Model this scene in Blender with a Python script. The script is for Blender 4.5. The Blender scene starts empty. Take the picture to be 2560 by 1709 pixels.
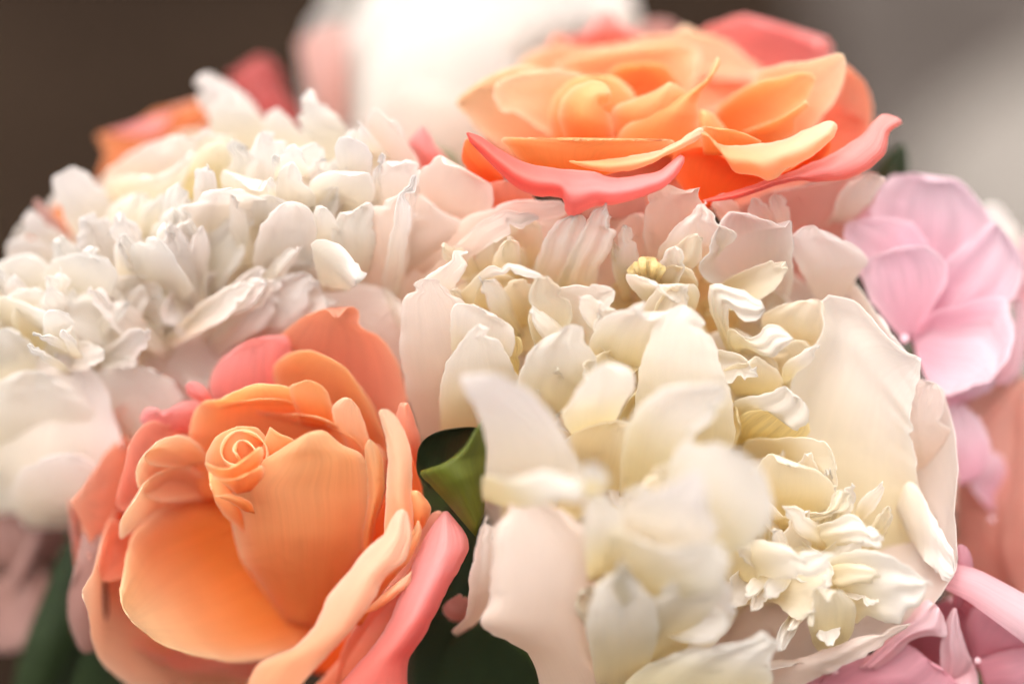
import bpy, math, random
import numpy as np
from mathutils import Vector

# ------------------------------------------------------------------ camera, sky, sun, exposure
sc = bpy.context.scene
COL = sc.collection
R = math.radians
random.seed(7)
rng = np.random.default_rng(11)

PITCH = R(36.0)              # the camera looks down on the bouquet
FOC = Vector((0, 0, 0.45))   # point in focus, above the ground
DIST = 500.0                 # mm from lens to the plane in focus
WID = 235.0                  # mm seen across the frame in that plane
AX_R = Vector((1, 0, 0))
AX_U = Vector((0, math.sin(PITCH), math.cos(PITCH)))
AX_B = Vector((0, -math.cos(PITCH), math.sin(PITCH)))
CAM = FOC + AX_B * (DIST / 1000)

cd = bpy.data.cameras.new('camera')
cam = bpy.data.objects.new('camera', cd)
COL.objects.link(cam)
cam.location = CAM
cam.rotation_euler = (math.pi / 2 - PITCH, 0, 0)
cd.sensor_width = 36
cd.lens = 36 * DIST / WID
cd.clip_start = 0.01
cd.clip_end = 200
cd.dof.use_dof = True
cd.dof.focus_distance = DIST / 1000
cd.dof.aperture_fstop = 1.9
sc.camera = cam

SUN_EL, SUN_AZ = R(77), R(228)     # high, slightly from the camera side
todir = Vector((math.sin(SUN_AZ) * math.cos(SUN_EL), math.cos(SUN_AZ) * math.cos(SUN_EL), math.sin(SUN_EL)))
w = bpy.data.worlds.new('World')
sc.world = w
w.use_nodes = True
nt = w.node_tree
bg = nt.nodes['Background']
sky = nt.nodes.new('ShaderNodeTexSky')
sky.sky_type = 'NISHITA'
sky.sun_disc = False
sky.sun_elevation = SUN_EL
sky.sun_rotation = SUN_AZ
sky.dust_density = 4.0
hs = nt.nodes.new('ShaderNodeHueSaturation')
hs.inputs['Saturation'].default_value = 0.15     # thin overcast: nearly white sky
warm = nt.nodes.new('ShaderNodeMix')
warm.data_type = 'RGBA'
warm.blend_type = 'MULTIPLY'
warm.inputs['Factor'].default_value = 1.0
warm.inputs['B'].default_value = (1.0, 0.957, 0.912, 1)   # the photograph's warm white balance
nt.links.new(sky.outputs[0], hs.inputs['Color'])
nt.links.new(hs.outputs[0], warm.inputs['A'])
nt.links.new(warm.outputs['Result'], bg.inputs['Color'])
w.cycles.sampling_method = 'MANUAL'
w.cycles.sample_map_resolution = 256
bg.inputs['Strength'].default_value = 0.15

sl = bpy.data.lights.new('sun', 'SUN')
sl.energy = 1.5
sl.angle = R(60)
sl.color = (1.0, 0.97, 0.93)
so = bpy.data.objects.new('sun', sl)
COL.objects.link(so)
so.rotation_euler = todir.to_track_quat('Z', 'Y').to_euler()
so.location = (0.5, 1, 3)

sc.view_settings.view_transform = 'Standard'
sc.view_settings.look = 'None'
sc.view_settings.gamma = 1
sc.view_settings.exposure = 1.16
sc.view_settings.use_curve_mapping = False
sc.render.engine = 'CYCLES'
sc.cycles.use_denoising = True
sc.cycles.use_adaptive_sampling = True
sc.cycles.adaptive_threshold = 0.05
sc.cycles.adaptive_min_samples = 12
sc.cycles.max_bounces = 16
sc.cycles.diffuse_bounces = 16
sc.cycles.transmission_bounces = 16

# ------------------------------------------------------------------ pixel -> place (distance given in mm before/behind the plane in focus)
K = WID / 2560.0
VIEWS = {'F': (0, 0, 2349 / 2560), 'A': (100, 740, 1845 / 1140), 'B': (1100, 0, 2349 / 1200), 'C': (0, 160, 2349 / 1280),
         'D': (980, 420, 2349 / 1440), 'E': (1080, 1000, 2349 / 1480), 'G': (2000, 380, 1220 / 560), 'H': (700, 0, 2.349)}
view = 'F'


def to_src(xy, v):
    x0, y0, s = VIEWS[v]
    return np.stack([x0 + xy[..., 0] / s, y0 + xy[..., 1] / s], -1)


def place(src, d):
    """source pixels (…,2) and depth d in mm (+ towards the lens) -> world metres"""
    k = (DIST - d) / DIST
    X = (src[..., 0] - 1280) * K * k
    Y = -(src[..., 1] - 854.5) * K * k
    r, u, b = np.array(AX_R), np.array(AX_U), np.array(AX_B)
    return np.array(FOC) + (X[..., None] * r + Y[..., None] * u + d[..., None] * b) / 1000.0


def pt(x, y, d, v='F'):
    p = place(to_src(np.array([[x, y]], float), v), np.array([float(d)]))[0]
    return Vector(p)


# ------------------------------------------------------------------ materials
MATS = {}


def petal_mat(name, base, tip, edge, edge_amt=0.3, trans=0.70, rough=0.5, spec=0.28, vein=0.022, grad=(0.1, 0.75), sat=1.0, sheen=0.15, bump=0.0):
    m = bpy.data.materials.new(name)
    m.use_nodes = True
    t = m.node_tree
    N = t.nodes.new
    L = t.links.new
    for n in list(t.nodes):
        t.nodes.remove(n)
    out = N('ShaderNodeOutputMaterial')
    uv = N('ShaderNodeUVMap')
    sep = N('ShaderNodeSeparateXYZ')
    L(uv.outputs[0], sep.inputs[0])
    # base -> tip
    mr = N('ShaderNodeMapRange')
    mr.interpolation_type = 'SMOOTHSTEP'
    mr.inputs['From Min'].default_value, mr.inputs['From Max'].default_value = grad
    L(sep.outputs['Y'], mr.inputs['Value'])
    mix1 = N('ShaderNodeMix'); mix1.data_type = 'RGBA'
    mix1.inputs['A'].default_value = (*base, 1); mix1.inputs['B'].default_value = (*tip, 1)
    L(mr.outputs[0], mix1.inputs['Factor'])
    # paler rim: pale petal edges, and painted edge highlights on the white ones
    at = N('ShaderNodeAttribute'); at.attribute_name = 'rim'
    mul = N('ShaderNodeMath'); mul.operation = 'MULTIPLY'; mul.inputs[1].default_value = edge_amt
    L(at.outputs['Fac'], mul.inputs[0])
    mix2 = N('ShaderNodeMix'); mix2.data_type = 'RGBA'
    L(mul.outputs[0], mix2.inputs['Factor']); L(mix1.outputs['Result'], mix2.inputs['A'])
    mix2.inputs['B'].default_value = (*edge, 1)
    # veins fan out from the base: stretch noise along the petal
    mp = N('ShaderNodeMapping'); mp.inputs['Scale'].default_value = (52, 2.0, 1)
    L(uv.outputs[0], mp.inputs['Vector'])
    oi = N('ShaderNodeObjectInfo')
    addv = N('ShaderNodeVectorMath'); addv.operation = 'ADD'
    L(mp.outputs[0], addv.inputs[0]); 
    sc3 = N('ShaderNodeVectorMath'); sc3.operation = 'SCALE'; sc3.inputs[0].default_value = (37, 91, 53)
    L(oi.outputs['Random'], sc3.inputs['Scale']); L(sc3.outputs[0], addv.inputs[1])
    no = N('ShaderNodeTexNoise'); no.inputs['Scale'].default_value = 1.0; no.inputs['Detail'].default_value = 2; no.inputs['Roughness'].default_value = 0.62
    L(addv.outputs[0], no.inputs['Vector'])
    mrv = N('ShaderNodeMapRange'); mrv.inputs['From Min'].default_value = 0.25; mrv.inputs['From Max'].default_value = 0.75
    mrv.inputs['To Min'].default_value = 1.0 - vein; mrv.inputs['To Max'].default_value = 1.0 + vein
    L(no.outputs['Fac'], mrv.inputs['Value'])
    # small change from petal to petal
    mrr = N('ShaderNodeMapRange'); mrr.inputs['To Min'].default_value = 0.93; mrr.inputs['To Max'].default_value = 1.04
    L(oi.outputs['Random'], mrr.inputs['Value'])
    mm = N('ShaderNodeMath'); mm.operation = 'MULTIPLY'
    L(mrv.outputs[0], mm.inputs[0]); L(mrr.outputs[0], mm.inputs[1])
    hsv = N('ShaderNodeHueSaturation'); hsv.inputs['Saturation'].default_value = sat
    L(mm.outputs[0], hsv.inputs['Value']); L(mix2.outputs['Result'], hsv.inputs['Color'])
    bsdf = N('ShaderNodeBsdfPrincipled')
    bsdf.inputs['Roughness'].default_value = rough
    bsdf.inputs['Specular IOR Level'].default_value = spec
    bsdf.inputs['Sheen Weight'].default_value = sheen
    bsdf.inputs['Sheen Roughness'].default_value = 0.5
    L(hsv.outputs[0], bsdf.inputs['Base Color'])
    if bump:
        tc = N('ShaderNodeTexCoord')
        n3 = N('ShaderNodeTexNoise'); n3.inputs['Scale'].default_value = 420; n3.inputs['Detail'].default_value = 2
        L(tc.outputs['Object'], n3.inputs['Vector'])
        sm = N('ShaderNodeMath'); sm.operation = 'ADD'
        L(no.outputs['Fac'], sm.inputs[0]); L(n3.outputs['Fac'], sm.inputs[1])
        bmp = N('ShaderNodeBump'); bmp.inputs['Strength'].default_value = bump; bmp.inputs['Distance'].default_value = 0.0008
        L(sm.outputs[0], bmp.inputs['Height']); L(bmp.outputs[0], bsdf.inputs['Normal'])
    tr = N('ShaderNodeBsdfTranslucent')
    L(hsv.outputs[0], tr.inputs['Color'])
    ms = N('ShaderNodeMixShader'); ms.inputs[0].default_value = trans
    L(bsdf.outputs[0], ms.inputs[1]); L(tr.outputs[0], ms.inputs[2])
    L(ms.outputs[0], out.inputs['Surface'])
    MATS[name] = m
    return m


petal_mat('white', (0.925, 0.875, 0.765), (0.95, 0.925, 0.895), (0.95, 0.935, 0.92), 0.4)
petal_mat('cream', (0.89, 0.80, 0.55), (0.925, 0.875, 0.77), (0.94, 0.91, 0.86), 0.4)
petal_mat('ivory', (0.91, 0.84, 0.63), (0.94, 0.91, 0.87), (0.95, 0.935, 0.91), 0.4, grad=(0.1, 0.65))
petal_mat('butter', (0.88, 0.73, 0.34), (0.915, 0.835, 0.60), (0.93, 0.88, 0.74), 0.4)
petal_mat('chalk', (0.84, 0.80, 0.735), (0.86, 0.835, 0.81), (0.88, 0.86, 0.85), 0.4)
petal_mat('lilac', (0.91, 0.86, 0.78), (0.935, 0.90, 0.88), (0.95, 0.93, 0.92), 0.35)
petal_mat('blush', (0.91, 0.78, 0.67), (0.935, 0.855, 0.805), (0.95, 0.90, 0.87), 0.5)
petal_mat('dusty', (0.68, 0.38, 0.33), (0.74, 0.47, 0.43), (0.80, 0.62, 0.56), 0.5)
petal_mat('orange', (0.93, 0.41, 0.12), (0.97, 0.645, 0.34), (0.98, 0.83, 0.62), 0.85, vein=0.04, bump=0.04)
petal_mat('peach', (0.95, 0.59, 0.33), (0.97, 0.755, 0.56), (0.98, 0.87, 0.73), 0.8, vein=0.06, bump=0.08)
petal_mat('bowl', (0.91, 0.34, 0.07), (0.97, 0.71, 0.43), (0.98, 0.84, 0.62), 0.7, vein=0.06, grad=(0.2, 0.85), bump=0.08)
petal_mat('coral', (0.92, 0.34, 0.17), (0.96, 0.55, 0.41), (0.97, 0.70, 0.55), 0.6, vein=0.08, bump=0.14)
petal_mat('pink', (0.92, 0.32, 0.26), (0.96, 0.52, 0.51), (0.97, 0.68, 0.64), 0.5, vein=0.14, bump=0.25)
petal_mat('red_shaded', (0.30, 0.03, 0.02), (0.36, 0.055, 0.05), (0.40, 0.09, 0.07), 0.4, trans=0.3)  # red darkened: the shade on the back rose is in this colour
petal_mat('rust', (0.55, 0.13, 0.03), (0.66, 0.24, 0.10), (0.72, 0.34, 0.17), 0.5, trans=0.4)
petal_mat('ember', (0.90, 0.19, 0.03), (0.93, 0.28, 0.08), (0.95, 0.44, 0.20), 0.6, vein=0.06)
petal_mat('hpink', (0.91, 0.60, 0.69), (0.935, 0.775, 0.84), (0.95, 0.86, 0.89), 0.5, vein=0.14, bump=0.2)
petal_mat('hpale', (0.86, 0.56, 0.60), (0.90, 0.71, 0.745), (0.93, 0.80, 0.82), 0.5, vein=0.08)
petal_mat('hdeep', (0.60, 0.18, 0.22), (0.72, 0.32, 0.38), (0.78, 0.42, 0.47), 0.4, vein=0.10)
petal_mat('blush_shaded', (0.30, 0.15, 0.12), (0.38, 0.21, 0.18), (0.45, 0.29, 0.25), 0.4, trans=0.4)  # blush petals darkened, the shade under the peony is in this colour
petal_mat('hpink_shaded', (0.72, 0.34, 0.40), (0.80, 0.47, 0.54), (0.86, 0.60, 0.65), 0.5, vein=0.10, bump=0.15)  # deeper pink with the low florets' shade mixed into it
petal_mat('salmon', (0.80, 0.42, 0.34), (0.85, 0.54, 0.46), (0.89, 0.66, 0.57), 0.5)
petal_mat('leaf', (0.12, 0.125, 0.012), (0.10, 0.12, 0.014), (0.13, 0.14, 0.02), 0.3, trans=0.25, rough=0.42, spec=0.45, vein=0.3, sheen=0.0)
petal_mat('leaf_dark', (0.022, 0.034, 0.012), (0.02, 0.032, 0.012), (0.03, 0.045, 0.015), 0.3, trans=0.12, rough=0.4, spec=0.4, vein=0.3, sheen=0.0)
petal_mat('stamen', (0.86, 0.74, 0.34), (0.89, 0.79, 0.50), (0.91, 0.84, 0.62), 0.3, vein=0.2)
petal_mat('stem_green', (0.09, 0.13, 0.03), (0.10, 0.14, 0.035), (0.10, 0.14, 0.035), 0.0, trans=0.1, vein=0.25, sheen=0.0)

# ------------------------------------------------------------------ sheet builder: every petal is a closed thin shell
CUR = None      # flower being built


def mesh_obj(name, verts, faces, mats, mat_idx, uvs, rims, parent, smooth=True):
    org = np.array(parent.matrix_world_loc) if parent is not None else np.zeros(3)
    me = bpy.data.meshes.new(name)
    me.from_pydata([tuple(p) for p in (verts - org)], [], faces)
    for mn in mats:
        me.materials.append(MATS[mn])
    me.polygons.foreach_set('material_index', mat_idx)
    me.polygons.foreach_set('use_smooth', [smooth] * len(faces))
    uvl = me.uv_layers.new(name='UVMap')
    li = np.zeros(len(me.loops), int)
    me.loops.foreach_get('vertex_index', li)
    uvl.data.foreach_set('uv', uvs[li].ravel())
    a = me.attributes.new('rim', 'FLOAT', 'POINT')
    a.data.foreach_set('value', rims)
    o = bpy.data.objects.new(name, me)
    COL.objects.link(o)
    return o


class Thing:
    def __init__(self, name, loc, label, cat, group=None, off=0.0):
        self.e = bpy.data.objects.new(name, None)
        COL.objects.link(self.e)
        self.e.empty_display_size = 0.01
        self.e.location = loc
        self.loc = Vector(loc)
        self.matrix_world_loc = self.loc
        self.e['label'] = label
        self.e['category'] = cat
        if group:
            self.e['group'] = group
        self.off = off
        self.sub = None     # a part that takes the next petals as sub-parts
        self.defaults = {}


def catmull(P, n):
    """resample an open polyline smoothly, n points by arc length"""
    P = np.asarray(P, float)
    ext = np.vstack([2 * P[0] - P[1], P, 2 * P[-1] - P[-2]])
    out = []
    for i in range(1, len(ext) - 2):
        p0, p1, p2, p3 = ext[i - 1], ext[i], ext[i + 1], ext[i + 2]
        t = np.linspace(0, 1, 10, endpoint=False)[:, None]
        # slackened tangents keep corners crisp
        m1, m2 = 0.42 * (p2 - p0), 0.42 * (p3 - p1)
        out.append((2 * t**3 - 3 * t**2 + 1) * p1 + (t**3 - 2 * t**2 + t) * m1 + (-2 * t**3 + 3 * t**2) * p2 + (t**3 - t**2) * m2)
    out.append(P[-1:])
    C = np.vstack(out)
    s = np.concatenate([[0], np.cumsum(np.linalg.norm(np.diff(C, axis=0), axis=1))])
    q = np.linspace(0, s[-1], n)
    return np.stack([np.interp(q, s, C[:, k]) for k in range(C.shape[1])], -1), s[-1]


def waves(u, v, fu, fv, k=5):
    out = np.zeros_like(u)
    tot = 0
    for i in range(k):
        a = 1.0 / (1 + i * 0.55)
        out += a * np.sin(fu * (0.5 + i * 0.6) * u * 2 + fv * (0.4 + i * 0.5) * v * 2 * rng.uniform(0.5, 1.3) + rng.uniform(0, 6.28)) * rng.choice([-1, 1])
        tot += a
    return out / tot


def shell(name, G, u, v, rim, mats, thing, thick=0.42, parent=None):
    """G (nv,nu,3) world grid -> closed shell with its own front and back material"""
    nv, nu = G.shape[:2]
    du = np.gradient(G, axis=1)
    dv = np.gradient(G, axis=0)
    n = np.cross(du, dv)
    n /= np.linalg.norm(n, axis=2, keepdims=True) + 1e-12
    toc = np.array(CAM) - G
    if (n * toc).sum() < 0:
        n = -n
    th = thick * (1 - 0.55 * rim)[..., None] / 1000.0
    Bk = G - n * th
    V = np.vstack([G.reshape(-1, 3), Bk.reshape(-1, 3)])
    m = nu * nv
    idx = np.arange(m).reshape(nv, nu)
    a, b, c, d = idx[:-1, :-1].ravel(), idx[:-1, 1:].ravel(), idx[1:, 1:].ravel(), idx[1:, :-1].ravel()
    f1 = np.stack([a, b, c, d], 1)
    flip = ((np.cross(G[0, 1] - G[0, 0], G[1, 0] - G[0, 0])) * n[0, 0]).sum() < 0
    gx = np.cross(du, dv)
    if (gx * n).sum() < 0:
        f1 = f1[:, ::-1]
    f2 = f1[:, ::-1] + m
    loop = np.concatenate([idx[0, :], idx[1:, -1], idx[-1, -2::-1], idx[-2:0:-1, 0]])
    nx = np.roll(loop, -1)
    f3 = np.stack([loop, nx, nx + m, loop + m], 1)
    if not (gx * n).sum() < 0:
        f3 = f3[:, ::-1]
    faces = np.vstack([f1, f2, f3])
    mi = np.concatenate([np.zeros(len(f1), int), np.ones(len(f2), int), np.zeros(len(f3), int)])
    uv = np.stack([u.ravel(), v.ravel()], 1)
    uv = np.vstack([uv, uv])
    rm = np.concatenate([rim.ravel(), rim.ravel()])
    o = mesh_obj(name, V, faces.tolist(), mats, mi, uv, rm, thing)
    o.parent = parent if parent is not None else (thing.sub or thing.e)
    return o


def p(mat, db, dt, cup, O, curl=0.0, ruf=None, jag=None, back=None, ti=None, tilt=0.0, bow=0.0, n=None, fold=0.0, fk=3.0, v_=None, name='petal', thick=0.28, rimk=7, sink=None, frill=None):
    """one petal from its outline (base, round the tip, back to the base).
    db, dt: mm before/behind the focus plane at base and tip; cup: bulge of the middle; curl: edge rolls away"""
    T = CUR
    dfl = T.defaults
    if ruf is None: ruf = dfl.get('ruf', 1.0)
    if jag is None: jag = dfl.get('jag', 2.0)
    vv = v_ or view
    P = to_src(np.array(O, float).reshape(-1, 2), vv)
    size = np.linalg.norm(P.max(0) - P.min(0))
    nu = max(n or 0, int(np.clip(size / 10, 17, 44)))
    nv = nu
    M = 12 * nv
    if ti is None:
        C, ln = catmull(P, 2 * M + 1)
        Lc, Rc = C[:M + 1], C[M:][::-1]
    else:
        Lc, _ = catmull(P[:ti + 1], M + 1)
        Rc, _ = catmull(P[ti:][::-1], M + 1)
        
    # small notches and waves in the rim
    s = np.linspace(0, 1, M + 1)
    cen = P.mean(0)
    for Cc in (Lc, Rc):
        f = size / 30.0
        w_ = sum(np.sin(s * f * k_ + rng.uniform(0, 6.28)) / k_ ** 0.6 for k_ in (1.7, 3.1, 5.3, 8.7))
        tg = np.gradient(Cc, axis=0)
        nr = np.stack([-tg[:, 1], tg[:, 0]], -1)
        nr /= np.linalg.norm(nr, axis=1, keepdims=True) + 1e-9
        Cc += nr * (w_ * jag * 0.55 * np.clip(s * 2.5, 0, 1) * np.clip((1 - s) * 8, 0, 1))[:, None]
    nk = dfl.get('notch', 0)
    if nk and size > 110:
        for Cc, Oc in ((Lc, Rc), (Rc, Lc)):
            dirn = Oc - Cc
            dirn = dirn / (np.linalg.norm(dirn, axis=1, keepdims=True) + 1e-6)
            pull = np.zeros_like(s)
            for _ in range(rng.integers(0, nk + 1)):
                s0, w0 = rng.uniform(0.6, 0.97), rng.uniform(0.025, 0.07)
                pull += rng.uniform(5, min(26, size * 0.08)) * np.clip(1 - np.abs(s - s0) / w0, 0, 1)
            Cc += dirn * pull[:, None]
    vs = np.linspace(0, 1, nv) ** 0.9
    vs = np.clip(vs * 0.985, 0, 0.985)
    uu = np.linspace(0, 1, nu)
    uu = 0.5 - 0.5 * np.cos(np.pi * uu) * (0.65) + (uu - 0.5) * 0.35
    uu = (uu - uu[0]) / (uu[-1] - uu[0])
    li = vs * M
    i0 = np.clip(li.astype(int), 0, M - 1)
    fr = (li - i0)[:, None]
    Lp = Lc[i0] * (1 - fr) + Lc[i0 + 1] * fr
    Rp = Rc[i0] * (1 - fr) + Rc[i0 + 1] * fr
    U, Vv = np.meshgrid(uu, vs)
    S = Lp[:, None, :] * (1 - U[..., None]) + Rp[:, None, :] * U[..., None]
    x = 2 * U - 1
    dep = db + (dt - db) * Vv + bow * np.sin(np.pi * Vv) + tilt * (U - 0.5)
    sink = dfl.get('sink', 0.0) if sink is None else sink
    dep = dep - sink * float(np.clip(size / 300, 0.15, 1.0)) * (1 - Vv) ** 2.4
    if cup > 0: cup = cup * dfl.get('cupk', 1.0)
    dep = dep + cup * (1 - x * x) * np.sqrt(np.clip(1 - Vv ** 2, 0, 1)) * np.clip(0.35 + Vv * 1.6, 0, 1)
    e = np.maximum(np.abs(x), Vv)
    dep = dep - curl * e ** 6
    roww = np.linalg.norm(Rp - Lp, axis=1)
    calm = np.clip(roww / (0.45 * roww.max() + 1e-9), 0, 1)[:, None]      # no crumpling where the rows close at the tip
    dep = dep + ruf * waves(U, Vv, 2.6, 2.2, 4) * (0.25 + 0.75 * e ** 2) * calm
    frill = dfl.get('frill', 0.0) if frill is None else frill
    if frill and size > 60:
        kf = np.clip(size / 45.0, 2.5, nu / 4.5)
        ph = rng.uniform(0, 6.28, 3)
        edge_s = np.where(np.abs(x) > Vv, Vv, x)          # runs along the rim
        fr_ = np.sin(kf * 3.1 * edge_s + ph[0]) + 0.6 * np.sin(kf * 5.3 * edge_s + ph[1] + 2 * Vv) + 0.5 * np.sin(kf * 4 * U + ph[2])
        dep = dep + frill * fr_ * e ** 5 * np.clip(Vv * 2, 0, 1) * calm ** 1.5
    if fold:
        fold, fk = fold * 0.7, fk * 0.8
        dep = dep + fold * np.sin(fk * 2 * np.pi * U + rng.uniform(0, 6)) * (0.2 + 0.8 * Vv) * np.sqrt(np.clip(1 - Vv ** 3, 0, 1)) * calm
    G = place(S, dep + T.off)
    rim = np.clip(e, 0, 1) ** rimk
    rim = rim * np.clip(Vv * 3, 0, 1)
    return shell(name, G, U, Vv, rim, [mat, back or mat], T, thick)


def tube(name, pts, r0, r1, mat, thing, parent=None, nseg=12, sub=8):
    Pn, _ = catmull(np.array([list(q) for q in pts]), sub)
    tg = np.gradient(Pn, axis=0)
    tg /= np.linalg.norm(tg, axis=1, keepdims=True)
    ref = np.array([0.3, 0.9, 0.1])
    a = np.cross(tg, ref); a /= np.linalg.norm(a, axis=1, keepdims=True)
    b = np.cross(tg, a)
    rr = np.linspace(r0, r1, sub) / 1000.0
    ang = np.linspace(0, 2 * np.pi, nseg, endpoint=False)
    G = Pn[:, None, :] + rr[:, None, None] * (np.cos(ang)[None, :, None] * a[:, None, :] + np.sin(ang)[None, :, None] * b[:, None, :])
    V = np.vstack([G.reshape(-1, 3), Pn[:1], Pn[-1:]])
    faces = []
    for i in range(sub - 1):
        for j in range(nseg):
            k = (j + 1) % nseg
            faces.append((i * nseg + j, i * nseg + k, (i + 1) * nseg + k, (i + 1) * nseg + j))
    e0, e1 = sub * nseg, sub * nseg + 1
    for j in range(nseg):
        k = (j + 1) % nseg
        faces.append((k, j, e0))
        faces.append(((sub - 1) * nseg + j, (sub - 1) * nseg + k, e1))
    uv = np.zeros((len(V), 2))
    uv[:sub * nseg, 0] = np.tile(np.linspace(0, 1, nseg), sub)
    uv[:sub * nseg, 1] = np.repeat(np.linspace(0, 1, sub), nseg)
    o = mesh_obj(name, V, faces, [mat], [0] * len(faces), uv, np.zeros(len(V)), thing)
    o.parent = parent if parent is not None else (thing.sub or thing.e)
    return o


def ball(name, c, r, mat, thing, parent=None, sq=(1, 1, 1), lump=0.1, n=14):
    th = np.linspace(0, np.pi, n)
    ph = np.linspace(0, 2 * np.pi, n * 2, endpoint=False)
    V, uv = [], []
    for i in th:
        for j in ph:
            d = np.array([math.sin(i) * math.cos(j) * sq[0], math.sin(i) * math.sin(j) * sq[1], math.cos(i) * sq[2]])
            k = 1 + lump * math.sin(4 * j + 1) * math.sin(3 * i)
            V.append(np.array(c) + d * r / 1000 * k)
            uv.append((j / 6.29, 1 - i / 3.15))
    faces = []
    m = n * 2
    for i in range(n - 1):
        for j in range(m):
            k = (j + 1) % m
            faces.append((i * m + j, (i + 1) * m + j, (i + 1) * m + k, i * m + k))
    o = mesh_obj(name, np.array(V), faces, [mat], [0] * len(faces), np.array(uv), np.zeros(len(V)), thing)
    o.parent = parent if parent is not None else (thing.sub or thing.e)
    return o


BIND = Vector((0.0, 0.075, 0.30))      # where the stems are held together


def flower(name, x, y, d, label, cat='flower', group=None, off=0.0, stem=True, stem_r=2.6, **dfl):
    """top-level flower with its stem and calyx; (x,y) in full-view pixels, d mm of its base"""
    global CUR
    loc = pt(x, y, d)
    T = Thing(name, loc, label, cat, group, off)
    T.defaults = dfl
    CUR = T
    if stem:
        foot = Vector((BIND.x - loc.x * 0.25, BIND.y - (loc.y - BIND.y) * 0.25, 0.002))
        mid = BIND + (loc - BIND) * 0.12
        tube('stem', [loc, loc * 0.55 + mid * 0.45 + Vector((0, 0, -0.01)), mid, foot], stem_r, stem_r * 1.15, 'stem_green', T, sub=14)
        ball('calyx', loc, 8, 'stem_green', T, sq=(1, 1, 0.8), lump=0.08)
    return T


def filler(cx, cy, rx, ry, dc, h, nrow, mats, size, seed, base_d):
    """inner petals of a full double flower, under the ones that show: rings of scales on a dome, in full-view pixels"""
    r_ = random.Random(seed)
    for k, (rad, cnt) in enumerate(nrow):
        for i in range(cnt):
            a = 2 * math.pi * (i + r_.uniform(-0.25, 0.25) + 0.5 * (k % 2)) / cnt
            q = rad * r_.uniform(0.92, 1.05)
            tx, ty = cx + rx * q * math.cos(a), cy + ry * q * math.sin(a)
            q0 = max(0.0, q - size / rx * 1.2)
            bx, by = cx + rx * q0 * math.cos(a), cy + ry * q0 * math.sin(a)
            ex, ey = tx - bx, ty - by
            ln = math.hypot(ex, ey)
            ex, ey = ex / ln, ey / ln
            px_, py_ = -ey, ex
            wd = size * r_.uniform(0.42, 0.62)
            prof = [(0, -0.3), (0.25, -0.75), (0.6, -1), (0.88, -0.8), (1.0, -0.35), (0.98, 0), (1.02, 0.35), (0.88, 0.8), (0.6, 1), (0.25, 0.75), (0, 0.3)]
            O = []
            for t_, s_ in prof:
                O += [bx + ex * ln * t_ + px_ * wd * s_ * r_.uniform(0.88, 1.1), by + ey * ln * t_ + py_ * wd * s_]
            dtip = dc + h * (1 - q * q)
            p(r_.choice(mats), dtip - 16, dtip, r_.uniform(-4, -1), O, ruf=1.6, jag=4, n=15, v_='F', curl=r_.uniform(-1, 2), sink=0)


def guard(cx, cy, rx, ry, d_rim, d_base, cnt, mat, seed, a0=0.0, back=None):
    """broad outer petals that cup the flower from behind"""
    r_ = random.Random(seed)
    for i in range(cnt):
        a = a0 + 2 * math.pi * (i + r_.uniform(-0.1, 0.1)) / cnt
        half = math.pi / cnt * 1.35
        O = [cx + 14 * math.cos(a - 1.2), cy + 14 * math.sin(a - 1.2)]
        for f_, q in ((-0.85, 0.45), (-1.0, 0.75), (-0.75, 0.97), (-0.35, 1.03), (0, 1.0), (0.35, 1.03), (0.75, 0.97), (1.0, 0.75), (0.85, 0.45)):
            b = a + f_ * half
            O += [cx + rx * q * math.cos(b), cy + ry * q * math.sin(b)]
        O += [cx + 14 * math.cos(a + 1.2), cy + 14 * math.sin(a + 1.2)]
        dd = r_.uniform(-4, 2)
        p(mat, d_base, d_rim + dd, -8, O, ruf=1.5, jag=3, v_='F', n=21, back=back, sink=0)


def frills(n_, cx, cy, rx, ry, d0, h, mats, smin, smax, seed, zone=None, up=0.55):
    """the many small torn petals between the big ones, growing outwards and upwards on the dome (full-view pixels)"""
    r_ = random.Random(seed)
    made = 0
    while made < n_:
        a, q = r_.uniform(0, 6.283), math.sqrt(r_.uniform(0.0, 1.0))
        x_, y_ = cx + rx * q * math.cos(a), cy + ry * q * math.sin(a)
        if zone and not zone(x_, y_):
            continue
        made += 1
        ex, ey = math.cos(a) * q + r_.uniform(-0.35, 0.35), math.sin(a) * q - up + r_.uniform(-0.35, 0.35)
        ln = math.hypot(ex, ey) + 1e-6
        ex, ey = ex / ln, ey / ln
        L_, W_ = r_.uniform(smin, smax), 0
        W_ = L_ * r_.uniform(0.22, 0.46)
        px_, py_ = -ey, ex
        lean = r_.uniform(-0.35, 0.35)
        prof = [(-0.9, -0.35), (-0.3, -0.8), (0.15, -1.0), (0.55, -0.85), (0.8, -0.62), (0.86, -0.4), (1.0, -0.18), (0.9, 0.05), (1.02, 0.3), (0.84, 0.5), (0.8, 0.72), (0.5, 0.95), (0.1, 1.0), (-0.3, 0.75), (-0.9, 0.3)]
        O = []
        for t_, s_ in prof:
            t2, s2 = t_ + r_.uniform(-0.07, 0.07), s_ * r_.uniform(0.85, 1.15) + lean * max(t_, 0)
            O += [x_ + ex * L_ * t2 + px_ * W_ * s2, y_ + ey * L_ * t2 + py_ * W_ * s2]
        dtip = d0 + h * (1 - q * q) + r_.uniform(-3, 3)
        p(r_.choice(mats), dtip - 14, dtip, r_.uniform(-3, 2), O, ruf=1.6, jag=3, n=21, v_='F', curl=r_.uniform(-3, 3), sink=8, fold=r_.uniform(0, 1.2), fk=2, thick=0.22, frill=0.12)


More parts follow.
